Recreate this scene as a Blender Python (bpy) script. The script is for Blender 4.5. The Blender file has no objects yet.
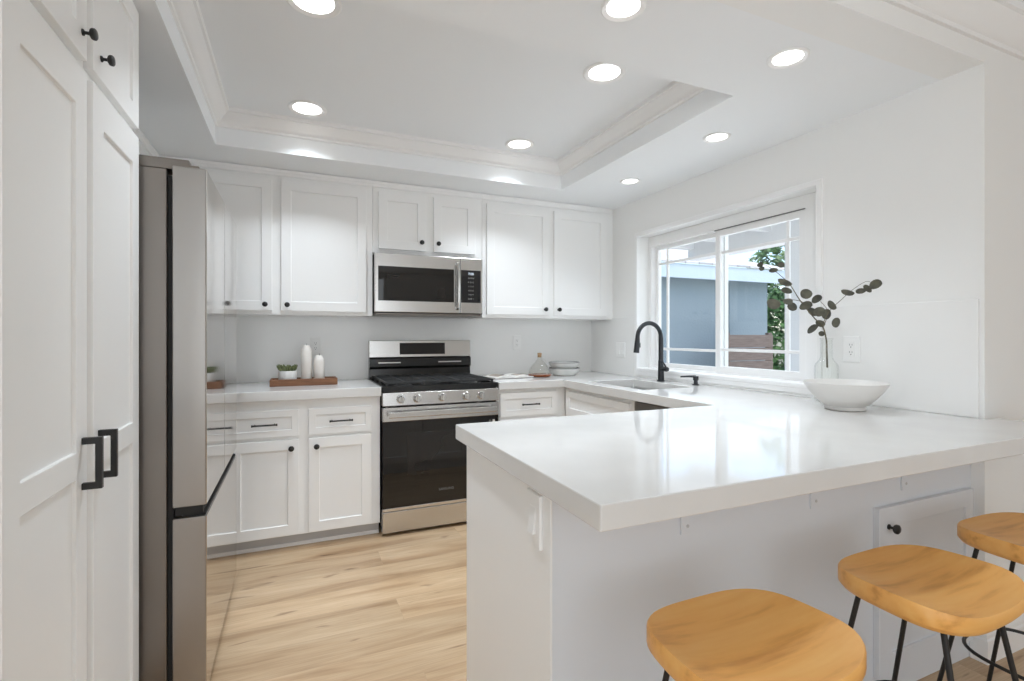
import bpy, bmesh, math, random
from mathutils import Vector, Matrix
random.seed(7)
PI = math.pi
SC = bpy.context.scene
COL = SC.collection

# ------------------------------------------------------------------ camera, world, exposure
cam_d = bpy.data.cameras.new('camera')
cam = bpy.data.objects.new('camera', cam_d); COL.objects.link(cam)
cam_d.sensor_fit = 'HORIZONTAL'; cam_d.sensor_width = 36.0
cam_d.lens = 500.0 / 1024.0 * 36.0
cam_d.shift_y = -5.5 / 1024.0
cam_d.clip_start = 0.02
cam.location = (0, 0, 1.23)
cam.rotation_euler = (PI / 2, 0, -math.atan(216.5 / 500.0))
SC.camera = cam

SC.view_settings.view_transform = 'Standard'
SC.view_settings.look = 'None'
SC.view_settings.gamma = 1.0
SC.view_settings.use_curve_mapping = False
SC.view_settings.exposure = 0.36

# light keeps bouncing in the white room
SC.cycles.max_bounces = 16; SC.cycles.diffuse_bounces = 14; SC.cycles.glossy_bounces = 6; SC.cycles.transparent_max_bounces = 16

world = bpy.data.worlds.new('sky'); SC.world = world
world.use_nodes = True
wn = world.node_tree.nodes; wl = world.node_tree.links
bg = wn['Background']
sky = wn.new('ShaderNodeTexSky')
sky.sky_type = 'NISHITA'; sky.sun_disc = False
sky.sun_elevation = math.radians(48); sky.sun_rotation = math.radians(200)
sky.air_density = 1.0; sky.dust_density = 1.5
wl.new(sky.outputs[0], bg.inputs[0])
bg.inputs[1].default_value = 0.27

BW, RW, LW = 3.74, 2.38, -1.07        # back, right and left wall faces
def area_light(name, loc, rot, sx, sy, power, color=(1, 1, 1), parent=None, shape='RECTANGLE', spread=180):
    d = bpy.data.lights.new(name, 'AREA'); d.shape = shape; d.size = sx
    if shape == 'RECTANGLE': d.size_y = sy
    d.energy = power; d.color = color; d.spread = math.radians(spread)
    o = bpy.data.objects.new(name, d); COL.objects.link(o)
    o.location = loc; o.rotation_euler = rot
    if parent: o.parent = parent
    return o

sun_d = bpy.data.lights.new('sun', 'SUN'); sun_d.energy = 5.0; sun_d.angle = math.radians(1.5); sun_d.color = (1, .97, .92)
sun = bpy.data.objects.new('sun', sun_d); COL.objects.link(sun); sun.location = (8, 6, 8)
sun.rotation_euler = Vector((-.45, -.38, -1.0)).to_track_quat('-Z', 'Y').to_euler()
DOWN_TRAY, DOWN_SOFFIT = 4.3, 1.1      # watts of the recessed lamps
# unseen fill lamps added along the closed dining walls to brighten the room
area_light('rear_fill', (0.45, -3.12, 1.25), (PI / 2, 0, 0), 2.2, 2.1, 24.0, (.86, .945, 1.03))
area_light('side_fill', (4.22, -0.9, 1.30), (PI / 2, 0, PI / 2), 2.2, 1.9, 2.0, (.86, .945, 1.03))
area_light('window_daylight', (RW + .22, 2.39, 1.47), (PI / 2, 0, PI / 2), 1.36, .98, 2.6, (.88, .95, 1.02))
area_light('left_fill', (LW + .03, -1.3, 1.30), (PI / 2, 0, -PI / 2), 2.4, 1.9, 18.0, (.86, .945, 1.03))  # added fill from the left; that wall has no opening

# ------------------------------------------------------------------ materials
def new_mat(name, col=(.8, .8, .8), rough=.5, metal=0.0, spec=.5, coat=0.0):
    m = bpy.data.materials.new(name); m.use_nodes = True
    b = m.node_tree.nodes['Principled BSDF']
    b.inputs['Base Color'].default_value = (*col, 1)
    b.inputs['Roughness'].default_value = rough
    b.inputs['Metallic'].default_value = metal
    b.inputs['Specular IOR Level'].default_value = spec
    b.inputs['Coat Weight'].default_value = coat
    return m

def nd(m, t): return m.node_tree.nodes.new(t)
def lk(m, a, b): m.node_tree.links.new(a, b)

def noise_bump(m, scale=200, strength=.08, detail=3, vec_scale=(1, 1, 1), dist=.002):
    b = m.node_tree.nodes['Principled BSDF']
    tc = nd(m, 'ShaderNodeTexCoord'); mp = nd(m, 'ShaderNodeMapping'); mp.inputs['Scale'].default_value = vec_scale
    nz = nd(m, 'ShaderNodeTexNoise'); nz.inputs['Scale'].default_value = scale; nz.inputs['Detail'].default_value = detail
    bp = nd(m, 'ShaderNodeBump'); bp.inputs['Strength'].default_value = strength; bp.inputs['Distance'].default_value = dist
    lk(m, tc.outputs['Object'], mp.inputs[0]); lk(m, mp.outputs[0], nz.inputs['Vector'])
    lk(m, nz.outputs[0], bp.inputs['Height']); lk(m, bp.outputs[0], b.inputs['Normal'])
    return nz

def color_noise(m, c1, c2, scale=3, vec_scale=(1, 1, 1), detail=3, lo=.3, hi=.7):
    b = m.node_tree.nodes['Principled BSDF']
    tc = nd(m, 'ShaderNodeTexCoord'); mp = nd(m, 'ShaderNodeMapping'); mp.inputs['Scale'].default_value = vec_scale
    nz = nd(m, 'ShaderNodeTexNoise'); nz.inputs['Scale'].default_value = scale; nz.inputs['Detail'].default_value = detail
    r = nd(m, 'ShaderNodeValToRGB')
    r.color_ramp.elements[0].position = lo; r.color_ramp.elements[0].color = (*c1, 1)
    r.color_ramp.elements[1].position = hi; r.color_ramp.elements[1].color = (*c2, 1)
    lk(m, tc.outputs['Object'], mp.inputs[0]); lk(m, mp.outputs[0], nz.inputs['Vector'])
    lk(m, nz.outputs[0], r.inputs[0]); lk(m, r.outputs[0], b.inputs['Base Color'])
    return r

M = {}
M['wall'] = new_mat('wall paint', (.86, .86, .847), .55); noise_bump(M['wall'], 130, .12, 4)
M['ceiling'] = new_mat('ceiling paint', (.865, .885, .90), .7); noise_bump(M['ceiling'], 150, .15, 4)
M['trim'] = new_mat('trim paint', (.88, .88, .876), .35); noise_bump(M['trim'], 60, .01)
M['cab'] = new_mat('white lacquer', (.87, .87, .862), .38); noise_bump(M['cab'], 90, .015)
M['pen'] = new_mat('shade-toned white panel', (.70, .725, .76), .45); noise_bump(M['pen'], 110, .03)  # white peninsula back, with its shade mixed into this cool grey
M['kick'] = new_mat('shade-toned kick paint', (.52, .52, .525), .5); noise_bump(M['kick'], 90, .02)  # grey carries the shade of the recess under the cabinets
M['quartz'] = new_mat('white quartz', (.86, .86, .852), .07, spec=.55)
color_noise(M['quartz'], (.665, .655, .638), (.70, .69, .672), 5, lo=.35, hi=.65)
M['tile'] = new_mat('backsplash slab', (.83, .83, .818), .22); color_noise(M['tile'], (.86, .86, .848), (.88, .88, .87), 3)
M['black'] = new_mat('matte black metal', (.012, .012, .012), .42, 0, .5); noise_bump(M['black'], 300, .03)
M['gunmetal'] = new_mat('dark gunmetal', (.05, .052, .056), .3, .8); noise_bump(M['gunmetal'], 300, .02)
M['rod'] = new_mat('black powder coat', (.014, .013, .012), .5); noise_bump(M['rod'], 400, .05)
M['enamel'] = new_mat('black enamel', (.012, .012, .012), .18); noise_bump(M['enamel'], 50, .01)
M['iron'] = new_mat('cast iron', (.03, .03, .03), .55); noise_bump(M['iron'], 300, .2)
M['plastic'] = new_mat('white plastic', (.86, .86, .85), .3); noise_bump(M['plastic'], 60, .005)
M['slot'] = new_mat('dark slot', (.18, .18, .18), .6); noise_bump(M['slot'], 60, .01)
M['gasket'] = new_mat('black gasket', (.015, .014, .013), .7); noise_bump(M['gasket'], 90, .05)

def brushed(name, col, rough, vs, strength=.02):
    m = new_mat(name, col, rough, 1.0)
    nz = noise_bump(m, 60, strength, 2, vs, .001)
    b = m.node_tree.nodes['Principled BSDF']
    mr = nd(m, 'ShaderNodeMapRange')
    mr.inputs['To Min'].default_value = rough * .8; mr.inputs['To Max'].default_value = rough * 1.3
    lk(m, nz.outputs[0], mr.inputs[0]); lk(m, mr.outputs[0], b.inputs['Roughness'])
    return m
M['steel'] = brushed('brushed stainless', (.62, .61, .595), .24, (.4, .4, 40))
M['steel_front'] = brushed('polished stainless', (.60, .575, .55), .07, (.4, .4, 40), .004)
M['steel_side'] = brushed('stainless door edge', (.39, .37, .35), .30, (.4, .4, 40))
M['steel_dark'] = brushed('painted fridge side', (.245, .22, .20), .36, (.4, .4, 20))
M['chrome'] = brushed('satin chrome', (.66, .65, .63), .16, (10, 10, 10), .004)
M['sink'] = brushed('sink steel', (.58, .58, .57), .28, (20, 1, 1))

m = M['oven_glass'] = new_mat('black oven glass', (.010, .009, .008), .025, 0, .5); color_noise(m, (.009, .008, .007), (.012, .011, .010), 2)
m = M['oven_window'] = new_mat('oven window', (.022, .020, .018), .03, 0, .5); color_noise(m, (.013, .012, .011), (.017, .015, .014), 2)
m = M['display'] = new_mat('display glass', (.012, .012, .013), .05); color_noise(m, (.010, .010, .011), (.014, .014, .015), 2)

for key, st in (('lamp', 4.0), ('lamp_small', 4.0)):
    m = M[key] = bpy.data.materials.new('lamp lens'); m.use_nodes = True
    b = m.node_tree.nodes['Principled BSDF']; b.inputs['Emission Color'].default_value = (1, .985, .96, 1); b.inputs['Emission Strength'].default_value = st
m = M['keys'] = new_mat('keypad print', (.42, .42, .42), .5); noise_bump(m, 60, .01)
m = M['digits'] = bpy.data.materials.new('lit digits'); m.use_nodes = True
b = m.node_tree.nodes['Principled BSDF']; b.inputs['Emission Color'].default_value = (.55, .75, 1, 1); b.inputs['Emission Strength'].default_value = .5

def thin_glass(name, tint, refl=1.45, rough=0.0):
    m = bpy.data.materials.new(name); m.use_nodes = True
    n = m.node_tree.nodes; n.remove(n['Principled BSDF'])
    out = n['Material Output']
    t = nd(m, 'ShaderNodeBsdfTransparent'); t.inputs[0].default_value = (*tint, 1)
    g = nd(m, 'ShaderNodeBsdfGlossy'); g.inputs['Roughness'].default_value = rough
    f = nd(m, 'ShaderNodeLayerWeight'); f.inputs[0].default_value = .5
    pw = nd(m, 'ShaderNodeMath'); pw.operation = 'POWER'; pw.inputs[1].default_value = 4.0
    ma = nd(m, 'ShaderNodeMath'); ma.operation = 'MULTIPLY_ADD'; ma.inputs[1].default_value = .7; ma.inputs[2].default_value = refl
    mx = nd(m, 'ShaderNodeMixShader')
    lk(m, f.outputs['Facing'], pw.inputs[0]); lk(m, pw.outputs[0], ma.inputs[0]); lk(m, ma.outputs[0], mx.inputs[0]); lk(m, t.outputs[0], mx.inputs[1]); lk(m, g.outputs[0], mx.inputs[2])
    lk(m, mx.outputs[0], out.inputs[0])
    return m
M['pane'] = thin_glass('window glass', (.97, .985, .99), .02)
M['glass'] = thin_glass('clear bottle glass', (.985, .99, .985), .02)
M['glass2'] = thin_glass('carafe glass', (.975, .975, .965), .015)
m = M['amber'] = new_mat('amber liquid', (.42, .11, .035), .15); color_noise(m, (.17, .045, .015), (.24, .07, .025), 12)

# oak plank floor: boards run along X
m = M['floor'] = new_mat('oak plank floor', (.6, .45, .3), .32)
b = m.node_tree.nodes['Principled BSDF']
tc = nd(m, 'ShaderNodeTexCoord')
br = nd(m, 'ShaderNodeTexBrick')
br.offset = .37; br.offset_frequency = 3
br.inputs['Color1'].default_value = (.50, .50, .50, 1); br.inputs['Color2'].default_value = (1, 1, 1, 1)
br.inputs['Mortar'].default_value = (.35, .35, .35, 1)
br.inputs['Scale'].default_value = 1.0; br.inputs['Mortar Size'].default_value = .0009
br.inputs['Mortar Smooth'].default_value = .2
br.inputs['Brick Width'].default_value = 1.35; br.inputs['Row Height'].default_value = .185
br.inputs['Bias'].default_value = 0.0
mp0 = nd(m, 'ShaderNodeMapping'); mp0.inputs['Location'].default_value = (.42, .05, 0)
lk(m, tc.outputs['Object'], mp0.inputs[0]); lk(m, mp0.outputs[0], br.inputs['Vector'])
# per-board offset for the grain
sep = nd(m, 'ShaderNodeSeparateColor'); lk(m, br.outputs['Color'], sep.inputs[0])
comb = nd(m, 'ShaderNodeCombineXYZ')
mul = nd(m, 'ShaderNodeMath'); mul.operation = 'MULTIPLY'; mul.inputs[1].default_value = 37.0
lk(m, sep.outputs[0], mul.inputs[0]); lk(m, mul.outputs[0], comb.inputs[2])
add = nd(m, 'ShaderNodeVectorMath'); add.operation = 'ADD'
lk(m, tc.outputs['Object'], add.inputs[0]); lk(m, comb.outputs[0], add.inputs[1])
def grain(scale, vs, detail=5, dist=0.0):
    mp = nd(m, 'ShaderNodeMapping'); mp.inputs['Scale'].default_value = vs
    nz = nd(m, 'ShaderNodeTexNoise'); nz.inputs['Scale'].default_value = scale; nz.inputs['Detail'].default_value = detail
    nz.inputs['Distortion'].default_value = dist
    lk(m, add.outputs[0], mp.inputs[0]); lk(m, mp.outputs[0], nz.inputs['Vector'])
    return nz
g1 = grain(1.7, (.75, 6, 1), 6, .9)
g2 = grain(5.0, (1.2, 40, 1), 4, .2)
g3 = grain(3.2, (1.3, 7, 1), 2, .5)
r1 = nd(m, 'ShaderNodeValToRGB'); cr = r1.color_ramp
cr.elements[0].position = .28; cr.elements[0].color = (.37, .225, .12, 1)
cr.elements[1].position = .70; cr.elements[1].color = (.67, .50, .325, 1)
e = cr.elements.new(.46); e.color = (.56, .39, .235, 1)
lk(m, g1.outputs[0], r1.inputs[0])
mx1 = nd(m, 'ShaderNodeMix'); mx1.data_type = 'RGBA'; mx1.blend_type = 'MULTIPLY'; mx1.inputs[0].default_value = .35
r2 = nd(m, 'ShaderNodeValToRGB'); r2.color_ramp.elements[0].position = .35; r2.color_ramp.elements[0].color = (.6, .55, .5, 1); r2.color_ramp.elements[1].position = .6
lk(m, g2.outputs[0], r2.inputs[0]); lk(m, r1.outputs[0], mx1.inputs[6]); lk(m, r2.outputs[0], mx1.inputs[7])
# knots
r3 = nd(m, 'ShaderNodeValToRGB'); r3.color_ramp.elements[0].position = .66; r3.color_ramp.elements[0].color = (0, 0, 0, 1)
r3.color_ramp.elements[1].position = .76; r3.color_ramp.elements[1].color = (1, 1, 1, 1)
lk(m, g3.outputs[0], r3.inputs[0])
mx2 = nd(m, 'ShaderNodeMix'); mx2.data_type = 'RGBA'; mx2.blend_type = 'MIX'
mx2.inputs[7].default_value = (.17, .085, .04, 1)
km = nd(m, 'ShaderNodeMath'); km.operation = 'MULTIPLY'; km.inputs[1].default_value = .75
lk(m, r3.outputs[0], km.inputs[0]); lk(m, km.outputs[0], mx2.inputs[0]); lk(m, mx1.outputs[2], mx2.inputs[6])
mx3 = nd(m, 'ShaderNodeMix'); mx3.data_type = 'RGBA'; mx3.blend_type = 'MULTIPLY'; mx3.inputs[0].default_value = .38
lk(m, mx2.outputs[2], mx3.inputs[6]); lk(m, br.outputs['Color'], mx3.inputs[7])
lk(m, mx3.outputs[2], b.inputs['Base Color'])
bp = nd(m, 'ShaderNodeBump'); bp.inputs['Strength'].default_value = .12; bp.inputs['Distance'].default_value = .002
lk(m, g2.outputs[0], bp.inputs['Height']); lk(m, bp.outputs[0], b.inputs['Normal'])

def wood(name, dark, mid, light, scale, vs, rough, rot=(0, 0, 0), dist=3.0, wave=2.0):
    m = new_mat(name, mid, rough)
    b = m.node_tree.nodes['Principled BSDF']
    tc = nd(m, 'ShaderNodeTexCoord'); oi = nd(m, 'ShaderNodeObjectInfo')
    sc = nd(m, 'ShaderNodeVectorMath'); sc.operation = 'ADD'
    cmb = nd(m, 'ShaderNodeCombineXYZ'); mu = nd(m, 'ShaderNodeMath'); mu.operation = 'MULTIPLY'; mu.inputs[1].default_value = 9.0
    lk(m, oi.outputs['Random'], mu.inputs[0]); lk(m, mu.outputs[0], cmb.inputs[1]); lk(m, mu.outputs[0], cmb.inputs[2])
    lk(m, tc.outputs['Object'], sc.inputs[0]); lk(m, cmb.outputs[0], sc.inputs[1])
    mp = nd(m, 'ShaderNodeMapping'); mp.inputs['Scale'].default_value = vs; mp.inputs['Rotation'].default_value = rot
    lk(m, sc.outputs[0], mp.inputs[0])
    wv = nd(m, 'ShaderNodeTexWave'); wv.wave_type = 'BANDS'; wv.bands_direction = 'Y'
    wv.inputs['Scale'].default_value = wave; wv.inputs['Distortion'].default_value = dist
    wv.inputs['Detail'].default_value = 3; wv.inputs['Detail Scale'].default_value = 1.2
    lk(m, mp.outputs[0], wv.inputs['Vector'])
    nz = nd(m, 'ShaderNodeTexNoise'); nz.inputs['Scale'].default_value = scale; nz.inputs['Detail'].default_value = 6
    lk(m, mp.outputs[0], nz.inputs['Vector'])
    mixf = nd(m, 'ShaderNodeMix'); mixf.data_type = 'FLOAT'; mixf.inputs[0].default_value = .80
    lk(m, wv.outputs['Fac'], mixf.inputs[2]); lk(m, nz.outputs[0], mixf.inputs[3])
    r = nd(m, 'ShaderNodeValToRGB')
    r.color_ramp.elements[0].position = .22; r.color_ramp.elements[0].color = (*dark, 1)
    r.color_ramp.elements[1].position = .8; r.color_ramp.elements[1].color = (*light, 1)
    q = r.color_ramp.elements.new(.45); q.color = (*mid, 1)
    lk(m, mixf.outputs[0], r.inputs[0]); lk(m, r.outputs[0], b.inputs['Base Color'])
    return m
M['seat'] = wood('golden teak', (.60, .27, .065), (.84, .43, .12), (.90, .52, .17), 5.0, (.9, 9, 9), .40, (0, 0, .10), 11.0, .40)
M['tray'] = wood('walnut tray', (.09, .033, .013), (.18, .072, .029), (.27, .12, .053), 6.0, (2, 12, 12), .5, (0, 0, 0), 3.0, 1.5)
M['cork'] = new_mat('cork', (.42, .27, .15), .8); color_noise(M['cork'], (.3, .18, .09), (.5, .33, .19), 90)
M['wax'] = new_mat('ivory wax', (.80, .76, .71), .45); color_noise(M['wax'], (.76, .71, .66), (.82, .79, .74), 12)
M['wick'] = new_mat('burnt wick', (.03, .028, .025), .9); noise_bump(M['wick'], 200, .1)
M['ceramic'] = new_mat('matte ceramic', (.74, .725, .70), .42); noise_bump(M['ceramic'], 40, .02)
M['potw'] = new_mat('white pot', (.84, .835, .82), .4); noise_bump(M['potw'], 60, .02)
M['glaze'] = new_mat('glazed stoneware', (.70, .70, .68), .25); color_noise(M['glaze'], (.66, .66, .64), (.74, .74, .72), 9)
M['rim'] = new_mat('grey glaze rim', (.22, .22, .215), .3); noise_bump(M['rim'], 60, .02)
M['succ'] = new_mat('succulent green', (.13, .16, .06), .55); color_noise(M['succ'], (.05, .075, .025), (.20, .22, .085), 40)
M['soil'] = new_mat('potting soil', (.05, .035, .025), .9); noise_bump(M['soil'], 80, .5)
M['leaf'] = new_mat('dried eucalyptus leaf', (.085, .085, .06), .6); color_noise(M['leaf'], (.055, .055, .042), (.13, .125, .09), 25)
M['stem'] = new_mat('dried stem', (.12, .10, .07), .7); color_noise(M['stem'], (.08, .065, .045), (.17, .15, .09), 30)
M['paper'] = new_mat('book paper', (.80, .78, .74), .7); color_noise(M['paper'], (.77, .75, .71), (.83, .81, .77), 18)
M['photo'] = new_mat('printed picture', (.3, .24, .19), .4); color_noise(M['photo'], (.16, .13, .11), (.55, .44, .36), 16)
M['cover'] = new_mat('dark book cover', (.10, .085, .075), .5); noise_bump(M['cover'], 60, .05)
M['stucco'] = new_mat('blue grey stucco', (.225, .285, .315), .85); noise_bump(M['stucco'], 25, .4, 6, (1, 1, 1), .02)
M['fascia'] = new_mat('pale blue fascia', (.52, .62, .70), .6); noise_bump(M['fascia'], 20, .05)
m = M['shingle'] = new_mat('grey shingles', (.45, .45, .45), .9)
b = m.node_tree.nodes['Principled BSDF']
tc = nd(m, 'ShaderNodeTexCoord'); br = nd(m, 'ShaderNodeTexBrick')
br.inputs['Color1'].default_value = (.36, .37, .38, 1); br.inputs['Color2'].default_value = (.62, .62, .62, 1); br.inputs['Mortar'].default_value = (.26, .27, .28, 1)
br.inputs['Scale'].default_value = 1; br.inputs['Brick Width'].default_value = .3; br.inputs['Row Height'].default_value = .14; br.inputs['Mortar Size'].default_value = .012
lk(m, tc.outputs['Object'], br.inputs['Vector']); lk(m, br.outputs['Color'], b.inputs['Base Color'])
M['patio'] = new_mat('white patio paint', (.90, .90, .90), .6); noise_bump(M['patio'], 30, .03)
M['fence'] = new_mat('weathered brown boards', (.16, .125, .105), .8); color_noise(M['fence'], (.12, .095, .08), (.21, .165, .14), 5, (1, 1, 14))
M['ground'] = new_mat('concrete yard', (.36, .36, .35), .9); color_noise(M['ground'], (.55, .54, .52), (.66, .65, .63), 4)
M['bush'] = new_mat('bush leaves', (.06, .16, .05), .7); color_noise(M['bush'], (.03, .09, .04), (.13, .27, .08), 6)
M['bark'] = new_mat('bark', (.12, .09, .07), .9); noise_bump(M['bark'], 30, .5)

# ------------------------------------------------------------------ mesh helpers
class MB:
    def __init__(s): s.bm = bmesh.new()
    def box(s, x0, x1, y0, y1, z0, z1):
        r = bmesh.ops.create_cube(s.bm, size=1)
        for v in r['verts']:
            v.co = Vector(((x0 + x1) / 2 + v.co.x * (x1 - x0), (y0 + y1) / 2 + v.co.y * (y1 - y0), (z0 + z1) / 2 + v.co.z * (z1 - z0)))
        return s
    def cells(s, xs, ys, zs, present):
        nx, ny, nz = len(xs) - 1, len(ys) - 1, len(zs) - 1
        P = {}
        for i in range(nx):
            for j in range(ny):
                for k in range(nz):
                    P[i, j, k] = bool(present((xs[i] + xs[i + 1]) / 2, (ys[j] + ys[j + 1]) / 2, (zs[k] + zs[k + 1]) / 2))
        V = {}
        def vert(i, j, k):
            if (i, j, k) not in V: V[i, j, k] = s.bm.verts.new((xs[i], ys[j], zs[k]))
            return V[i, j, k]
        D = [((-1, 0, 0), [(0, 0, 0), (0, 0, 1), (0, 1, 1), (0, 1, 0)]), ((1, 0, 0), [(1, 0, 0), (1, 1, 0), (1, 1, 1), (1, 0, 1)]),
             ((0, -1, 0), [(0, 0, 0), (1, 0, 0), (1, 0, 1), (0, 0, 1)]), ((0, 1, 0), [(0, 1, 0), (0, 1, 1), (1, 1, 1), (1, 1, 0)]),
             ((0, 0, -1), [(0, 0, 0), (0, 1, 0), (1, 1, 0), (1, 0, 0)]), ((0, 0, 1), [(0, 0, 1), (1, 0, 1), (1, 1, 1), (0, 1, 1)])]
        for (i, j, k), p in P.items():
            if not p: continue
            for d, q in D:
                if not P.get((i + d[0], j + d[1], k + d[2]), False):
                    s.bm.faces.new([vert(i + a, j + b_, k + c) for a, b_, c in q])
        return s
    def cyl(s, p0, p1, r0, r1=None, seg=16):
        return s.tube([p0, p1], [r0, r0 if r1 is None else r1], seg)
    def tube(s, pts, rad, seg=10, closed=False):
        pts = [Vector(p) for p in pts]; n = len(pts)
        if not isinstance(rad, (list, tuple)): rad = [rad] * n
        rings = []; prev = None
        for i, p in enumerate(pts):
            if closed: t = pts[(i + 1) % n] - pts[i - 1]
            else: t = pts[min(i + 1, n - 1)] - pts[max(i - 1, 0)]
            t.normalize()
            if prev is None:
                a = Vector((0, 0, 1)) if abs(t.z) < .9 else Vector((1, 0, 0))
                u = t.cross(a).normalized()
            else:
                u = (prev - t * prev.dot(t)).normalized()
            prev = u; w = t.cross(u)
            rings.append([s.bm.verts.new(p + (u * math.cos(2 * PI * k / seg) + w * math.sin(2 * PI * k / seg)) * rad[i]) for k in range(seg)])
        for i in range(n if closed else n - 1):
            A, B = rings[i], rings[(i + 1) % n]
            for k in range(seg): s.bm.faces.new((A[k], A[(k + 1) % seg], B[(k + 1) % seg], B[k]))
        if not closed:
            s.bm.faces.new(rings[0][::-1]); s.bm.faces.new(rings[-1])
        return s
    def lathe(s, prof, c=(0, 0, 0), seg=32, axis='Z', loop=False):
        if loop: prof = list(prof) + [prof[0]]
        rings = []
        def pos(r, h, a):
            if axis == 'Z': return (c[0] + r * math.cos(a), c[1] + r * math.sin(a), c[2] + h)
            if axis == '-Y': return (c[0] + r * math.cos(a), c[1] - h, c[2] + r * math.sin(a))
        for r, h in prof:
            if r < 1e-6: rings.append([s.bm.verts.new(pos(0, h, 0))])
            else: rings.append([s.bm.verts.new(pos(r, h, 2 * PI * k / seg)) for k in range(seg)])
        for A, B in zip(rings, rings[1:]):
            for k in range(seg):
                a, b_ = A[k % len(A)], A[(k + 1) % len(A)]; c_, d = B[(k + 1) % len(B)], B[k % len(B)]
                f = []
                for v in (a, b_, c_, d):
                    if v not in f: f.append(v)
                if len(f) >= 3: s.bm.faces.new(f)
        for R_ in (rings[0], rings[-1]):
            if len(R_) > 1 and not loop: s.bm.faces.new(R_)
        if loop: bmesh.ops.remove_doubles(s.bm, verts=s.bm.verts, dist=1e-6)
        return s
    def prism(s, poly, axis, a0, a1):
        """poly of 2D points extruded along axis; axis 'X': (y,z); 'Y': (x,z); 'Z': (x,y)"""
        def mk(p, t):
            return {'X': (t, p[0], p[1]), 'Y': (p[0], t, p[1]), 'Z': (p[0], p[1], t)}[axis]
        A = [s.bm.verts.new(mk(p, a0)) for p in poly]; B = [s.bm.verts.new(mk(p, a1)) for p in poly]
        n = len(poly)
        for i in range(n): s.bm.faces.new((A[i], A[(i + 1) % n], B[(i + 1) % n], B[i]))
        s.bm.faces.new(A[::-1]); s.bm.faces.new(B)
        return s
    def bevel_edges(s, test, w, seg=3):
        s.bm.edges.ensure_lookup_table()
        es = [e for e in s.bm.edges if len(e.link_faces) == 2 and e.calc_face_angle(0) > .5 and test((e.verts[0].co + e.verts[1].co) / 2)]
        bmesh.ops.bevel(s.bm, geom=es, offset=w, segments=seg, affect='EDGES', profile=.5)
        return s
    def build(s, name, mat, parent=None, bevel=0, smooth=False, seg=2, sub=0):
        bmesh.ops.recalc_face_normals(s.bm, faces=s.bm.faces)
        me = bpy.data.meshes.new(name); s.bm.to_mesh(me); s.bm.free()
        me.materials.append(M[mat] if isinstance(mat, str) else mat)
        o = bpy.data.objects.new(name, me); COL.objects.link(o)
        if parent is not None: o.parent = parent
        if smooth:
            for p in me.polygons: p.use_smooth = True
            me.set_sharp_from_angle(angle=math.radians(38))
        if bevel:
            b_ = o.modifiers.new('edge', 'BEVEL'); b_.width = bevel; b_.segments = seg; b_.limit_method = 'ANGLE'; b_.angle_limit = math.radians(35)
            b_.harden_normals = False
        if sub:
            q = o.modifiers.new('sub', 'SUBSURF'); q.levels = sub; q.render_levels = sub
        return o

def thing(name, label, cat, loc=(0, 0, 0), rotz=0, group=None):
    o = bpy.data.objects.new(name, None); COL.objects.link(o)
    o.empty_display_size = .05
    o.location = loc; o.rotation_euler = (0, 0, rotz)
    o['label'] = label; o['category'] = cat
    if group: o['group'] = group
    return o
def tag(o, label, cat, group=None):
    o['label'] = label; o['category'] = cat
    if group: o['group'] = group
    return o
def struct(o, label=None, cat=None):
    o['kind'] = 'structure'
    if label: o['label'] = label
    if cat: o['category'] = cat
    return o
def dup(root, loc, label, rotz=None, group=None):
    r = root.copy(); COL.objects.link(r); r.location = loc; r['label'] = label
    if rotz is not None: r.rotation_euler = (0, 0, rotz)
    if group: r['group'] = group
    for ch in list(root.children):
        c = ch.copy(); COL.objects.link(c); c.parent = r
        for g in list(ch.children):
            d = g.copy(); COL.objects.link(d); d.parent = c
    return r
def lettering(body, size, loc, rot, mat, parent, name='lettering'):
    c = bpy.data.curves.new(name, 'FONT'); c.body = body; c.size = size; c.extrude = .0002; c.align_x = 'CENTER'; c.align_y = 'CENTER'
    c.materials.append(M[mat])
    tmp = bpy.data.objects.new(name, c)
    me = bpy.data.meshes.new_from_object(tmp); bpy.data.objects.remove(tmp)
    o = bpy.data.objects.new(name, me); COL.objects.link(o); o.location = loc; o.rotation_euler = rot; o.parent = parent
    return o

# ------------------------------------------------------------------ room shell
SOF, CEI = 2.255, 2.44                # soffit and ceiling heights
struct(MB().cells([-1.25, RW + .18, 4.46], [-3.36, 1.16, 3.9], [-.1, 0], lambda x, y, z: x < RW + .18 or y < 1.16).build('floor', 'floor'))
struct(MB().box(-1.25, 2.6, BW, BW + .16, 0, 2.6).build('wall_back', 'wall'))
struct(MB().box(LW - .16, LW, -3.3, BW + .16, 0, 2.6).build('wall_left', 'wall'))
struct(MB().box(-1.25, 4.5, -3.36, -3.2, 0, 2.6).build('wall_rear', 'wall'))
struct(MB().box(4.3, 4.46, -3.36, 1.16, 0, 2.6).build('wall_dining', 'wall'))
struct(MB().cells([-1.25, RW + .18, 4.46], [-3.36, 1.16, 3.9], [CEI, CEI + .12], lambda x, y, z: x < RW + .18 or y < 1.16).build('ceiling', 'ceiling'))
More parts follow.
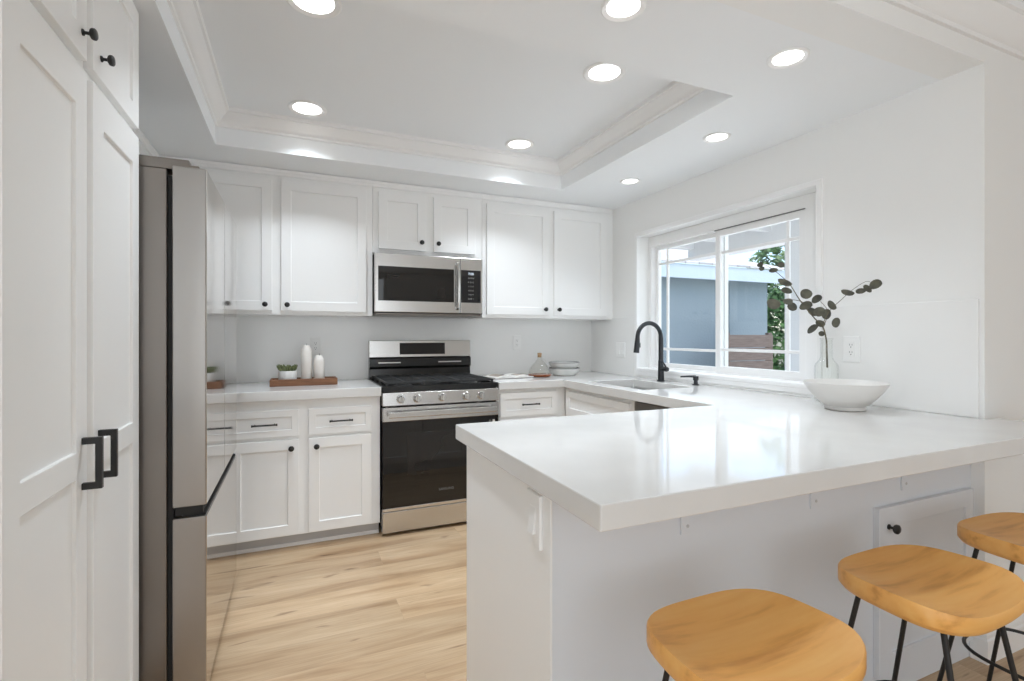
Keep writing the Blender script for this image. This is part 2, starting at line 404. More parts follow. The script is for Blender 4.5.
# right wall with the window opening, the return beside the peninsula and the header over it
WY0, WY1, WZ0, WZ1 = 1.674, 3.10, .955, 1.975
WT = RW + .18
mb = MB().cells([RW, WT], [1.02, 1.16, WY0, WY1, 3.8], [0, WZ0, WZ1, SOF, 2.5], lambda x, y, z: not (WY0 < y < WY1 and WZ0 < z < WZ1))
mb.bevel_edges(lambda c: abs(c.x - RW) < .01 and abs(c.y - 1.02) < .01 and c.z < SOF, .016, 4)
struct(mb.build('wall_right', 'wall', smooth=True))
mb = MB().cells([LW, RW], [1.02, 1.16], [SOF, 2.5], lambda x, y, z: True)
mb.bevel_edges(lambda c: abs(c.z - SOF) < .001 and abs(c.y - 1.02) < .001, .016, 4)
struct(mb.build('wall_header', 'wall', smooth=True))
struct(MB().box(WT, 4.3, 1.02, 1.16, 0, 2.5).build('wall_return', 'wall'))
TX0, TX1, TY0, TY1 = -.396, 1.722, 1.59, 3.10
mb = MB().cells([LW, TX0, TX1, RW], [1.16, TY0, TY1, BW], [SOF, CEI], lambda x, y, z: not (TX0 < x < TX1 and TY0 < y < TY1))
o = mb.build('ceiling_soffit', 'ceiling'); o.name = 'ceiling_soffit'; struct(o)

# crown moulding inside the tray
def sweep_rect(x0, x1, y0, y1, prof):
    mb = MB(); rings = []
    for cx_, cy_, sx, sy in ((x0, y0, 1, 1), (x1, y0, -1, 1), (x1, y1, -1, -1), (x0, y1, 1, -1)):
        rings.append([mb.bm.verts.new((cx_ + sx * d, cy_ + sy * d, z)) for d, z in prof])
    n = len(prof)
    for i in range(4):
        A, B = rings[i], rings[(i + 1) % 4]
        for k in range(n): mb.bm.faces.new((A[k], A[(k + 1) % n], B[(k + 1) % n], B[k]))
    return mb
crown = [(.0, 2.352), (.010, 2.352), (.012, 2.364), (.020, 2.368), (.030, 2.380), (.042, 2.398), (.056, 2.408), (.060, 2.418), (.070, 2.420), (.072, 2.44), (.0, 2.44)]
struct(sweep_rect(TX0, TX1, TY0, TY1, crown).build('trim_1', 'trim', smooth=True))
# crown moulding of the dining side, along the header and the wall beside the peninsula
prof = [(1.02 - d * 1.25, 2.325 + (z - 2.352) * 1.307) for d, z in crown]
struct(MB().prism(prof, 'X', LW, 4.3).build('trim_2', 'trim', smooth=True))
# baseboard on the return wall
bp_ = [(0, 0), (.016, 0), (.016, .085), (.012, .092), (.012, .105), (.008, .118), (.006, .128), (0, .132)]
mb = MB(); rings = []
for x, y, nx, ny in ((RW, 1.058, -1, 0), (RW, 1.02, -1, -1), (4.3, 1.02, 0, -1)):
    rings.append([mb.bm.verts.new((x + nx * d, y + ny * d, z)) for d, z in bp_])
for A, B in zip(rings, rings[1:]):
    for k in range(len(bp_)): mb.bm.faces.new((A[k], A[(k + 1) % len(bp_)], B[(k + 1) % len(bp_)], B[k]))
mb.bm.faces.new(rings[0]); mb.bm.faces.new(rings[-1])
struct(mb.build('baseboard_right', 'trim'))
# slab backsplash
struct(MB().box(LW, RW, BW - .009, BW, .914, 1.36).build('trim_3', 'tile'))
mb = MB().cells([RW - .009, RW], [1.036, WY0 - .028, WY1 + .028, BW - .009], [.914, WZ0 - .03, 1.366],
    lambda x, y, z: not (WY0 - .028 < y < WY1 + .028 and z > WZ0 - .03))
struct(mb.build('trim_4', 'tile', bevel=.002))
# white edge trim round the window opening
mb = MB().cells([RW - .012, RW + .02], [WY0 - .026, WY0 + .004, WY1 - .004, WY1 + .026], [WZ0 - .028, WZ0 + .004, WZ1 - .004, WZ1 + .026], lambda x, y, z: not (WY0 + .004 < y < WY1 - .004 and WZ0 + .004 < z < WZ1 - .004))
struct(mb.build('trim_5', 'trim', bevel=.005, seg=3))

# window: frame > two sashes with prairie grids and panes
win = bpy.data.objects.new('window_1', None); COL.objects.link(win); win.location = (RW + .10, WY0, WZ0); struct(win)
WW, WH = WY1 - WY0, WZ1 - WZ0
def ring(y0, y1, z0, z1, t, x0, x1):
    return MB().cells([x0, x1], [y0, y0 + t, y1 - t, y1], [z0, z0 + t, z1 - t, z1], lambda x, y, z: not (y0 + t < y < y1 - t and z0 + t < z < z1 - t))
MB().cells([0, .075], [0.0005, .140, WW - .036, WW - .0005], [.0005, .036, WH - .075, WH - .0005], lambda x, y, z: not (.140 < y < WW - .036 and .036 < z < WH - .075)).build('window_frame', 'trim', win, bevel=.003)
MB().box(-.004, -.0002, .140, .765, WH - .078, WH - .072).build('track', 'slot', win)
MB().box(-.115, 0.0, -.0, WW, .0, .028).build('window_sill', 'trim', win, bevel=.006)
def sash(y0, y1, x0, vert_near, wide):
    z0, z1 = .036, WH - .075
    o = ring(y0, y1, z0, z1, wide, x0, x0 + .032).build('sash', 'trim', win, bevel=.003)
    a0, a1, b0, b1 = y0 + wide, y1 - wide, z0 + wide, z1 - wide
    MB().box(x0 + .014, x0 + .018, a0, a1, b0, b1).build('pane', 'pane', o)
    gy = a0 + .075 if vert_near else a1 - .09
    mb = MB()
    mb.cells([x0 + .008, x0 + .024], [a0, gy - .009, gy + .009, a1], [b0, b0 + .105 - .009, b0 + .105 + .009, b1 - .105 - .009, b1 - .105 + .009, b1],
             lambda x, y, z: abs(y - gy) < .009 or abs(z - b0 - .105) < .009 or abs(z - b1 + .105) < .009)
    mb.build('glazing_bar', 'trim', o, bevel=.003)
    return o
sash(.72, WW - .036, .040, False, .030)
sash(.140, .765, .005, True, .040)

# ------------------------------------------------------------------ shaker fronts and hardware
def front(w, h, panels, rail=.058, t=.020, rec=.008):
    """shaker front in local x (0..w), z (0..h), face at y=-t; panels = list of (x0,x1,z0,z1)"""
    xs = sorted({0, w, *[p for q in panels for p in q[:2]]}); zs = sorted({0, h, *[p for q in panels for p in q[2:]]})
    def pres(x, y, z):
        if y > -t + rec: return True
        return not any(a < x < b_ and c < z < d for a, b_, c, d in panels)
    return MB().cells(xs, [-t, -t + rec, 0], zs, pres)
def shaker(w, h, rail=.058):
    return front(w, h, [(rail, w - rail, rail, h - rail)])
def move(o, loc): o.location = loc; return o
KNOB = [(0, 0), (.009, 0), (.009, .003), (.0045, .006), (.0045, .015), (.013, .019), (.0155, .023), (.0155, .029), (.012, .032), (0, .033)]
def knob(parent, x, z, y=-.020, s=1.0):
    return MB().lathe([(r * s, h * s) for r, h in KNOB], (x, y, z), 20, '-Y').build('knob', 'black', parent, smooth=True)
def bar_pull(parent, x, z, L=.125, y=-.020):
    mb = MB()
    mb.tube([(x - L / 2, y - .028, z), (x + L / 2, y - .028, z)], .0048, 10)
    for sx in (-1, 1): mb.tube([(x + sx * (L / 2 - .012), y, z), (x + sx * (L / 2 - .012), y - .028, z)], .0042, 10)
    for sx in (-1, 1): mb.tube([(x + sx * (L / 2 - .004), y - .028, z), (x + sx * (L / 2 + .003), y - .028, z)], .0066, 10)
    return mb.build('handle', 'black', parent, smooth=True)
def add_door(parent, x0, x1, z0, z1, kx=None, kz=None, name='door', rail=.058):
    o = shaker(x1 - x0, z1 - z0, rail).build(name, 'cab', parent, bevel=.0016); o.location = (x0, 0, z0)
    if kx is not None: knob(o, kx - x0, kz - z0)
    return o
def add_drawer(parent, x0, x1, z0, z1, rail=.038, pull=True):
    o = shaker(x1 - x0, z1 - z0, rail).build('drawer', 'cab', parent, bevel=.0016); o.location = (x0, 0, z0)
    if pull: bar_pull(o, (x1 - x0) / 2, (z1 - z0) / 2)
    return o

# ------------------------------------------------------------------ pantry (faces +X)
PX = -.449
pan = thing('pantry_cabinet', 'tall white shaker pantry cabinet with black pulls beside the refrigerator', 'cabinet', (PX - .02, 1.05, 0), PI / 2)
# local x = world Y - 1.05, local y = -(world X - PX + .02)
MB().box(0, .855, 0, -(LW - PX + .02) - .004, .09, SOF - .003).build('body', 'cab', pan, bevel=.002)
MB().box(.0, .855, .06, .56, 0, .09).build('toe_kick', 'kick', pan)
for i, (a, b_) in enumerate(((.053, .425), (.464, .848))):
    w = b_ - a; h0, h1 = .10, 1.845
    o = front(w, h1 - h0, [(.062 + .012 * i, w - .064, .065, .905 - h0), (.062 + .012 * i, w - .064, .966 - h0, 1.75 - h0)]).build('door', 'cab', pan, bevel=.0018); o.location = (a, 0, h0)
    hx = w - .030 if i == 0 else .035
    mb = MB()
    z0, z1 = .875 - h0, .994 - h0
    mb.prism([(-.020, z0), (-.058, z0), (-.058, z1), (-.020, z1), (-.020, z1 - .015), (-.045, z1 - .015), (-.045, z0 + .015), (-.020, z0 + .015)], 'X', hx - .006, hx + .006)
    mb.build('handle', 'black', o, bevel=.001)
    w0, w1 = 1.872, SOF - .02
    o = shaker(w, w1 - w0, .062).build('door', 'cab', pan, bevel=.0018); o.location = (a, 0, w0)
    knob(o, w - .030 if i == 0 else .052, .053, s=.84)

# ------------------------------------------------------------------ refrigerator (faces +X)
FX = -.270; FY0, FW, FH = 1.922, .915, 1.78
fr = thing('refrigerator', 'stainless French door refrigerator with bottom freezer drawer', 'refrigerator', (FX, FY0, 0), PI / 2)
# local x = world Y - FY0 ; local y = FX - world X ; front at y=0
MB().box(.004, FW - .004, .112, .74, .03, FH - .012).build('body', 'steel_dark', fr, bevel=.003)
MB().box(.02, FW - .02, .096, .112, .04, FH - .03).build('gasket', 'gasket', fr)
def fridge_front(name, x0, x1, z0, z1):
    # front face polished, edges brushed
    o = MB().box(x0, x1, .002, .096, z0, z1).build(name, 'steel_side', fr, bevel=.003)
    MB().box(x0 + .002, x1 - .002, .0, .004, z0 + .002, z1 - .002).build('front_panel', 'steel_front', o, bevel=.001)
    return o
ZS = .668
for a, b_ in ((0, FW / 2 - .002), (FW / 2 + .002, FW)):
    d = fridge_front('door', a, b_, ZS, FH)
    MB().box(a + .01, b_ - .01, .012, .09, ZS - .030, ZS - .0005).build('grip_recess', 'gasket', d)
dz = fridge_front('freezer_drawer', 0, FW, .045, .632)
MB().box(.01, FW - .01, .004, .07, .632, .640).build('grip_edge', 'gasket', dz)
for x in (.004, FW - .084):
    MB().cells([x, x + .05, x + .08], [.022, .05, .25], [FH - .012, FH + .008, FH + .024], lambda a, b_, c: c < FH + .008 or b_ > .05).build('hinge_cover', 'steel_dark', fr, bevel=.004)
mb = MB().cells([-.004, .004], [.202, .214, .220, .232, .238, .250, .256, .268], [.035, .05, .056, .07, .076, .09, .096, .11, .116, .13, .136, .15, .156, .17, .176, .19, .205],
     lambda x, y, z: not (any(a < y < b_ for a, b_ in ((.214, .220), (.232, .238), (.250, .256))) and any(a < z < b_ for a, b_ in ((.05, .056), (.07, .076), (.09, .096), (.11, .116), (.13, .136), (.15, .156), (.17, .176)))))
mb.build('side_grille', 'plastic', fr)
for x in (.06, FW - .06):
    for y in (.16, .68): MB().cyl((x, y, 0), (x, y, .034), .018).build('leveling_foot', 'gasket', fr)

# ------------------------------------------------------------------ wall cabinets on the back wall (face -Y)
UF = 3.42; UB, UT = 1.356, 2.216
def wall_cab(label, x0, x1, doors, zb=UB, zt=UT, cat='cabinet'):
    t = thing('wall_cabinet', label, cat, (x0, UF, zb))
    MB().box(0, x1 - x0, 0, BW - UF - .002, 0, zt - zb).build('body', 'cab', t, bevel=.002)
    MB().prism([(0, zt - zb), (-.010, zt - zb), (-.014, zt - zb + .012), (-.020, zt - zb + .02), (-.022, SOF - zb - .003), (0.30, SOF - zb - .003), (.30, zt - zb)], 'X', 0, x1 - x0).build('crown_strip', 'trim', t)
    for a, b_, c, d, kx, kz in doors: add_door(t, a - x0, b_ - x0, c - zb, d - zb, kx - x0, kz - zb)
    return t
DB, DT = 1.380, 2.186
wall_cab('wide white wall cabinet with two doors above the wooden tray', -.73, .470, [(-.62, -.133, DB, DT, -.170, 1.417), (-.083, .428, DB, DT, -.047, 1.417)])
wall_cab('short white wall cabinet with two small doors above the microwave', .471, 1.242, [(.506, .826, 1.806, DT, .793, 1.862), (.880, 1.186, 1.806, DT, .910, 1.862)], zb=1.779)
wall_cab('white wall cabinet with two tall doors beside the window wall', 1.243, 2.352, [(1.274, 1.783, DB, DT, 1.745, 1.425), (1.828, 2.304, DB, DT, 1.862, 1.425)])
struct(MB().box(2.3525, RW - .001, UF + .004, UF + .03, UB, SOF - .004).build('trim_6', 'cab'))
# cabinet on the left wall beyond the refrigerator (faces +X)
t = thing('wall_cabinet', 'white wall cabinet on the left wall above the far end of the refrigerator', 'cabinet', (-.73, 2.60, 1.85), PI / 2)
MB().box(0, .815, 0, .336, 0, UT - 1.85).build('body', 'cab', t, bevel=.002)
zz = UT - 1.85
MB().prism([(0, zz), (-.010, zz), (-.014, zz + .012), (-.020, zz + .02), (-.022, SOF - 1.853), (.30, SOF - 1.853), (.30, zz)], 'X', 0, .815).build('crown_strip', 'trim', t)
add_door(t, .02, .40, .02, zz - .03, .37, .05); add_door(t, .41, .79, .02, zz - .03, .44, .05)

# ------------------------------------------------------------------ base cabinets
BF = 3.14
bl = thing('base_cabinet', 'white base cabinet with two drawers and two doors left of the range', 'cabinet', (LW + .001, BF, 0)); ox = LW + .001
MB().box(0, .476 - ox, 0, BW - BF - .002, .078, .858).build('body', 'cab', bl, bevel=.002)
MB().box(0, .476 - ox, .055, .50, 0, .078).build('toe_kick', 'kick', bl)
MB().prism([(.055, 0), (.043, 0), (.043, .010), (.049, .018), (.055, .018)], 'X', 0, .476 - ox).build('shoe_moulding', 'trim', bl)
for x0, x1, kx in ((-.335, .018, -.022), (.070, .424, .112)):
    add_drawer(bl, x0 - ox, x1 - ox, .652, .802)
    add_door(bl, x0 - ox, x1 - ox, .088, .632, kx - ox, .585)
add_door(bl, .03, .66, .088, .802)
br_ = thing('base_cabinet', 'narrow white base cabinet with one drawer between range and corner', 'cabinet', (1.248, BF, 0)); ox = 1.248
MB().box(0, 1.774 - ox, 0, BW - BF - .002, .078, .858).build('body', 'cab', br_, bevel=.002)
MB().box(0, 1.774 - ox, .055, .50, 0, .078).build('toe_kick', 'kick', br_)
add_drawer(br_, .018, .452, .675, .835, .042)
add_door(br_, .018, .452, .088, .655, .41, .61)
# sink run faces -X ; local x = BF - world Y
SX = 1.775
sb = thing('sink_cabinet', 'white sink base cabinet under the window with blank drawer front', 'cabinet', (SX, 3.138, 0), -PI / 2)
MB().cells([0, .16, .81, .815], [0, .05, .5, RW - SX - .011], [.078, .60, .858], lambda x, y, z: not (.16 < x < .81 and .05 < y < .5 and z > .6)).build('body', 'cab', sb, bevel=.002)
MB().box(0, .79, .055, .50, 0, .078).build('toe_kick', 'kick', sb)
add_drawer(sb, .045, .775, .675, .835, .045, pull=False)
add_door(sb, .045, .405, .088, .655, .37, .61); add_door(sb, .415, .775, .088, .655, .45, .61)
dw = thing('dishwasher', 'built-in dishwasher with dark control edge under the worktop beside the sink', 'dishwasher', (SX, 2.316, 0), -PI / 2)
MB().box(0, .596, 0.0, .55, .10, .856).build('tub', 'gasket', dw)
MB().box(.003, .593, -.022, 0, .11, .80).build('door', 'steel', dw, bevel=.003)
MB().box(.003, .593, -.022, 0, .803, .855).build('control_strip', 'steel_dark', dw, bevel=.003)
MB().box(0, .596, .06, .5, 0, .10).build('toe_kick', 'gasket', dw)
# peninsula cabinet
PENX, PENY0, PENY1 = .563, 1.06, 1.69
pc = thing('peninsula_cabinet', 'painted peninsula base with plain end panel and small back door', 'cabinet', (PENX, PENY0, 0))
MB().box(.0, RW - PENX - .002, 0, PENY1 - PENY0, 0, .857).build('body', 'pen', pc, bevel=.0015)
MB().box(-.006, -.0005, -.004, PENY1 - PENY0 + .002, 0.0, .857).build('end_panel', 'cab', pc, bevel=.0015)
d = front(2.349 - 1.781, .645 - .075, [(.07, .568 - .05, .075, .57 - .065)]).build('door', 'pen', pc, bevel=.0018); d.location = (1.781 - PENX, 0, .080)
knob(d, .050, .585 - .080)
for x0, x1 in ((.62, 1.05), (1.06, 1.48)):
    o = shaker(x1 - x0, .74).build('door', 'cab', pc, bevel=.0016); o.location = (x1 - PENX, PENY1 - PENY0, .09); o.rotation_euler = (0, 0, PI)
for x in (.975, 1.490, 1.955):
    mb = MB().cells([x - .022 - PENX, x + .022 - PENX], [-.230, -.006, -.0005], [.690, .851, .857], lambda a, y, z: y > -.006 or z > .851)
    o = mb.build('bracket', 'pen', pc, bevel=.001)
    MB().lathe([(0, 0), (.005, 0), (.004, .002), (0, .0025)], (x - PENX, -.006, .712), 12, '-Y').build('screw', 'kick', o)

# ------------------------------------------------------------------ worktops
WTZ0, WTZ1 = .862, .914
CF = 3.098
o = MB().box(LW + .001, .478, CF, BW - .010, WTZ0 - .003, WTZ1).build('worktop', 'quartz', bevel=.003)
tag(o, 'short white quartz worktop left of the range holding the wooden tray', 'worktop')
SKX0, SKX1, SKY0, SKY1 = 1.840, 2.215, 2.345, 2.93
PTX0, PTY0, PTY1 = .520, .787, 1.705
mb = MB().cells([PTX0, 1.248, 1.735, SKX0, SKX1, RW - .010, RW + .075], [PTY0, 1.018, PTY1, SKY0, SKY1, CF, BW - .010], [WTZ0, WTZ1],
    lambda x, y, z: (y < PTY1 and (x < RW - .01 or y < 1.018)) or (1.735 < x < RW - .01 and not (SKX0 < x < SKX1 and SKY0 < y < SKY1)) or (1.248 < x < RW - .01 and y > CF))
o = mb.build('worktop', 'quartz', bevel=.003)
tag(o, 'long white quartz worktop running from range past the sink over the peninsula', 'worktop')
# sink
sk = thing('sink', 'undermount stainless steel sink set in the worktop below the window', 'sink', (SKX0, SKY0, .66))
w_, l_ = SKX1 - SKX0, SKY1 - SKY0
MB().cells([-.014, .004, w_ - .004, w_ + .014], [-.014, .004, l_ - .004, l_ + .014], [.0, .02, .2010],
           lambda x, y, z: not (.004 < x < w_ - .004 and .004 < y < l_ - .004 and z > .02)).build('basin', 'sink', sk, bevel=.006, seg=3)
MB().lathe([(0, 0.0), (.04, 0), (.042, .003), (.03, .005), (0, .002)], (w_ / 2, l_ / 2, .02), 24).build('drain', 'chrome', sk, smooth=True)
# faucet (spout towards -X)
fx, fy = 2.295, 2.735
fa = thing('faucet', 'dark gunmetal gooseneck pull-down faucet on worktop before the window', 'faucet', (fx, fy, WTZ1))
MB().lathe([(0, 0), (.027, 0), (.027, .006), (.021, .010), (.0195, .10), (.0185, .14), (.015, .15), (0, .151)], (0, 0, 0), 24).build('base', 'gunmetal', fa, smooth=True)
pts = [(0, 0, .145), (0, 0, .20), (0, 0, .29)]
R_ = .098
for k in range(1, 15):
    a = PI - k * (PI * 1.03) / 14
    pts.append((-R_ - R_ * math.cos(a) , 0, .298 + R_ * math.sin(a)))
pts = pts[:3] + [(-(R_ - R_ * math.cos(k * PI * 1.02 / 14)), 0, .298 + R_ * math.sin(k * PI * 1.02 / 14)) for k in range(1, 15)]
MB().tube(pts, [.0165] * 3 + [.0145] * (len(pts) - 3), 16).build('spout', 'gunmetal', fa, smooth=True)
ex, ez = pts[-1][0], pts[-1][2]
o = MB().tube([(ex, 0, ez + .004), (ex - .002, 0, ez - .02), (ex - .006, 0, ez - .06), (ex - .010, 0, ez - .095)], [.0155, .0175, .0185, .0195], 18).build('spray_head', 'gunmetal', fa, smooth=True)
MB().box(ex + .008, ex + .020, -.008, .008, ez - .06, ez - .028).build('spray_button', 'black', o, bevel=.003)
o = MB().tube([(0, -.010, .085), (0, -.058, .085), (0, -.066, .085)], [.014, .017, .014], 16).build('handle', 'gunmetal', fa, smooth=True)
MB().tube([(0, -.052, .094), (-.006, -.040, .122), (-.020, -.016, .150)], [.006, .005, .004], 10).build('lever', 'gunmetal', o, smooth=True)
sd = thing('soap_dispenser', 'small dark soap dispenser pump to the right of the faucet', 'soap dispenser', (2.318, 2.435, WTZ1))
MB().lathe([(0, 0), (.022, 0), (.022, .005), (.013, .009), (.012, .028), (.017, .032), (.017, .056), (0, .058)], (0, 0, 0), 20).build('body', 'gunmetal', sd, smooth=True)
MB().tube([(0, 0, .054), (-.04, .03, .054), (-.074, .055, .051)], [.0075, .006, .005], 12).build('nozzle', 'gunmetal', sd, smooth=True)

# ------------------------------------------------------------------ range
RX, RY = .484, 3.092
rg = thing('gas_range', 'stainless freestanding gas range with black oven door under the microwave', 'range', (RX, RY, 0)); RWd = .758
MB().box(.002, RWd - .002, .045, .635, .03, .890).build('body', 'gasket', rg)
MB().box(0, RWd, .0, .045, .022, .150).build('storage_drawer', 'steel', rg, bevel=.004)
od = MB().box(0, RWd, .0, .044, .160, .700).build('oven_door', 'oven_glass', rg, bevel=.003)
MB().box(.0, RWd, -.003, .040, .153, .172).build('bottom_trim', 'steel', od, bevel=.002)
MB().box(.150, .610, -.0012, .002, .36, .62).build('oven_window', 'oven_window', od, bevel=.0008)
MB().box(0.0, RWd, -.004, .044, .700, .786).build('top_band', 'steel', od, bevel=.003)
mb = MB().box(.030, RWd - .030, -.052, -.036, .728, .764)
for x in (.05, RWd - .05): mb.box(x - .014, x + .014, -.040, 0, .732, .760)
mb.build('handle', 'steel', od, bevel=.005)
MB().box(.715, .730, -.0016, 0, .655, .671).build('emblem', 'plastic', od)
MB().box(.690, .705, -.0012, 0, .657, .669).build('emblem', 'slot', od)
lettering('SAMSUNG', .022, (RWd / 2 + .02, -.0008, .252), (PI / 2, 0, 0), 'slot', od)
cp = MB().prism([(-.004, .796), (.05, .796), (.06, .880), (.006, .876)], 'X', 0, RWd).build('control_panel', 'steel', rg, bevel=.003)
for x in (.109, .211, .370, .529, .631):
    k = MB().lathe([(0, 0), (.026, 0), (.026, .006), (.021, .010), (.020, .030), (.017, .034), (0, .034)], (x, -.001, .836), 24, '-Y').build('knob', 'chrome', rg, smooth=True)
    MB().box(x - .0045, x + .0045, -.047, -.034, .818, .854).build('grip', 'chrome', k, bevel=.002)
ct = MB().cells([0, .02, RWd - .02, RWd], [.004, .03, .60, .635], [.876, .900, .916], lambda x, y, z: z < .9 or not (.02 < x < RWd - .02 and .03 < y < .6)).build('cooktop', 'enamel', rg, bevel=.004)
for bx, by, br0 in ((.16, .17, .045), (.16, .46, .036), (.379, .31, .05), (.60, .17, .048), (.60, .46, .034)):
    b0 = MB().lathe([(0, 0), (br0 + .012, 0), (br0 + .010, .006), (br0, .010), (br0 * .95, .016), (br0 * .6, .020), (0, .020)], (bx, by, .900), 24).build('burner', 'iron', rg, smooth=True)
def grate(x0, x1):
    z0, z1 = .926, .938
    ys = [.035, .047, .308, .320, .583, .595]; xm = (x0 + x1) / 2
    xs = [x0, x0 + .012, xm - .005, xm + .005, x1 - .012, x1]
    mb = MB().cells(xs, ys, [z0, z1], lambda x, y, z: x < x0 + .012 or x > x1 - .012 or y < .047 or y > .583 or .308 < y < .320 or xm - .005 < x < xm + .005)
    for y in (.11, .17, .24, .38, .46, .53): mb.box(x0 + .004, x1 - .004, y - .004, y + .004, z0 + .001, z1 - .001)
    for x in (x0 + .006, x1 - .006):
        for y in (.041, .314, .589): mb.box(x - .006, x + .006, y - .006, y + .006, .900, z0 + .002)
    return mb.build('grate', 'iron', rg, bevel=.0015)
grate(.026, .262); grate(.266, .492); grate(.496, .732)
bgd = MB().prism([(.575, .890), (.640, .890), (.640, 1.185), (.600, 1.185), (.592, 1.066), (.575, 1.058), (.575, 1.0), (.594, .985), (.590, .93)], 'X', .0, RWd).build('backguard', 'enamel', rg, bevel=.002)
MB().prism([(.585, 1.068), (.641, 1.062), (.641, 1.190), (.594, 1.190)], 'X', -.002, RWd + .002).build('backguard_panel', 'steel', rg, bevel=.003)
MB().prism([(.584, 1.088), (.592, 1.088), (.598, 1.172), (.591, 1.172)], 'X', .215, .555).build('display', 'display', rg)
for x0, x1 in ((.06, .22), (.50, .68)): MB().box(x0, x1, .571, .577, 1.024, 1.034).build('vent_slot', 'chrome', bgd, bevel=.002)
for x in (.05, RWd - .05):
    for y in (.08, .58): MB().cyl((x, y, 0), (x, y, .032), .016).build('leveling_foot', 'gasket', rg)

# ------------------------------------------------------------------ microwave
MX, MY, MZ = .473, 3.342, 1.366
mw = thing('microwave', 'stainless over-the-range microwave below the short wall cabinet', 'microwave', (MX, MY, MZ))
MH, MWd = .404, .745
MB().box(0.004, MWd + .012, .03, BW - MY - .011, .012, MH).build('body', 'gasket', mw, bevel=.002)
MB().box(.01, MWd, .035, .37, .0, .0118).build('vent_panel', 'steel_dark', mw, bevel=.002)
md = MB().box(0, .580, 0, .03, .016, MH - .002).build('door', 'steel', mw, bevel=.003)
MB().box(.022, .536, -.0015, .004, .090, .318).build('door_glass', 'oven_glass', md, bevel=.001)
MB().box(.075, .475, -.0025, -.001, .115, .262).build('door_window', 'oven_window', md, bevel=.0006)
hp = [(.560, -.004, .048), (.560, -.026, .056), (.560, -.034, .09), (.560, -.037, .20), (.560, -.034, .31), (.560, -.026, .350), (.560, -.004, .358)]
MB().tube(hp, [.013, .012, .011, .011, .011, .012, .013], 14).build('handle', 'chrome', md, smooth=True)
mp_ = MB().box(.583, MWd, 0, .03, .016, MH - .002).build('control_panel', 'steel', mw, bevel=.003)
MB().box(.586, .732, -.0015, .004, .090, .318).build('keypad_glass', 'display', mp_, bevel=.001)
lettering('7:00', .024, (.659, -.0018, .292), (PI / 2, 0, 0), 'digits', mp_)
for r, row in enumerate(('4 6 8 10', 'P  D  C', '1  2  3', '4  5  6', '7  8  9', 'X  0  +')):
    lettering(row, .014, (.659, -.0018, .262 - r * .029), (PI / 2, 0, 0), 'keys', mp_)

# ------------------------------------------------------------------ recessed ceiling lights
def downlight(name, label, x, y, z, r, lens, group):
    t = thing(name, label, 'light', (x, y, z), 0, group)
    MB().lathe([(r * .74, -.0005), (r, -.0005), (r, -.004), (r * .93, -.008), (r * .74, -.003)], (0, 0, 0), 40, loop=True).build('trim_ring', 'trim', t, smooth=True)
    MB().lathe([(0, -.0018), (r * .74, -.0018), (r * .74, -.0005), (0, -.0005)], (0, 0, 0), 40).build('lens', lens, t)
    area_light('lamp', (0, 0, -.010), (0, 0, 0), r * 1.5, 0, DOWN_TRAY if lens == 'lamp' else DOWN_SOFFIT, (.86, .945, 1.03), t, 'DISK', 106)
    return t
dn = 'recessed downlight in the raised ceiling tray'
P6, P4 = 'lamp', 'lamp_small'
downlight('recessed_light', 'recessed light in the raised tray, above the pantry end, cut by frame top', .060, 1.945, CEI, .098, P6, 'recessed lights in the ceiling tray')
downlight('recessed_light', 'recessed light in the tray corner nearest the refrigerator', .058, 2.885, CEI, .098, P6, 'recessed lights in the ceiling tray')
downlight('recessed_light', 'recessed light in the tray corner above the range and microwave side', 1.303, 2.890, CEI, .092, P6, 'recessed lights in the ceiling tray')
downlight('recessed_light', 'recessed light in the raised tray nearest the peninsula', 1.306, 1.945, CEI, .098, P6, 'recessed lights in the ceiling tray')
downlight('recessed_light', 'small recessed light in the lowered ceiling over the peninsula top, at frame top', .938, 1.293, SOF, .070, P4, 'recessed lights in the lowered ceiling')
downlight('recessed_light', 'small recessed light in the lowered ceiling over the white bowl', 1.669, 1.290, SOF, .070, P4, 'recessed lights in the lowered ceiling')
downlight('recessed_light', 'small recessed light above the window, middle one of the row along that wall', 2.002, 1.954, SOF, .068, P4, 'recessed lights in the lowered ceiling')
downlight('recessed_light', 'smallest looking recessed light above the sink near the wall cabinets', 2.043, 2.742, SOF, .066, P4, 'recessed lights in the lowered ceiling')

# ------------------------------------------------------------------ outlets and switches
def plate(name, label, cat, loc, rotz, w, h, kind, deep=1.0):
    t = thing(name, label, cat, loc, rotz); t.scale = (1, deep, 1)
    MB().box(-w / 2, w / 2, -.0062, 0, -h / 2, h / 2).build('cover_plate', 'plastic', t, bevel=.0025)
    n = 2 if kind == 'switch2' else 1
    for i in range(n):
        cx_ = (i - (n - 1) / 2) * .046
        if kind == 'outlet':
            r = MB().box(cx_ - .0165, cx_ + .0165, -.0085, -.006, -.034, .034).build('receptacle', 'plastic', t, bevel=.001)
            for s in (-1, 1):
                for dx in (-.0055, .0055): MB().box(cx_ + dx - .0011, cx_ + dx + .0011, -.0088, -.0084, s * .017 - .001, s * .017 + .007).build('slot', 'slot', r)
                MB().lathe([(0, 0), (.0026, 0), (.0026, .0004), (0, .0004)], (cx_, -.0084, s * .017 - .008), 10, '-Y').build('ground_hole', 'slot', r)
        else:
            MB().prism([(-.006, -.033), (-.011, -.033), (-.008, 0), (-.0065, .033), (-.006, .033)], 'X', cx_ - .0165, cx_ + .0165).build('rocker', 'plastic', t, bevel=.001)
    return t
plate('wall_outlet', 'white wall outlet on back wall behind the candles', 'outlet', (.128, BW - .009, 1.155), 0, .072, .118, 'outlet')
plate('wall_outlet', 'white wall outlet on back wall above the open book', 'outlet', (1.658, BW - .009, 1.168), 0, .072, .118, 'outlet')
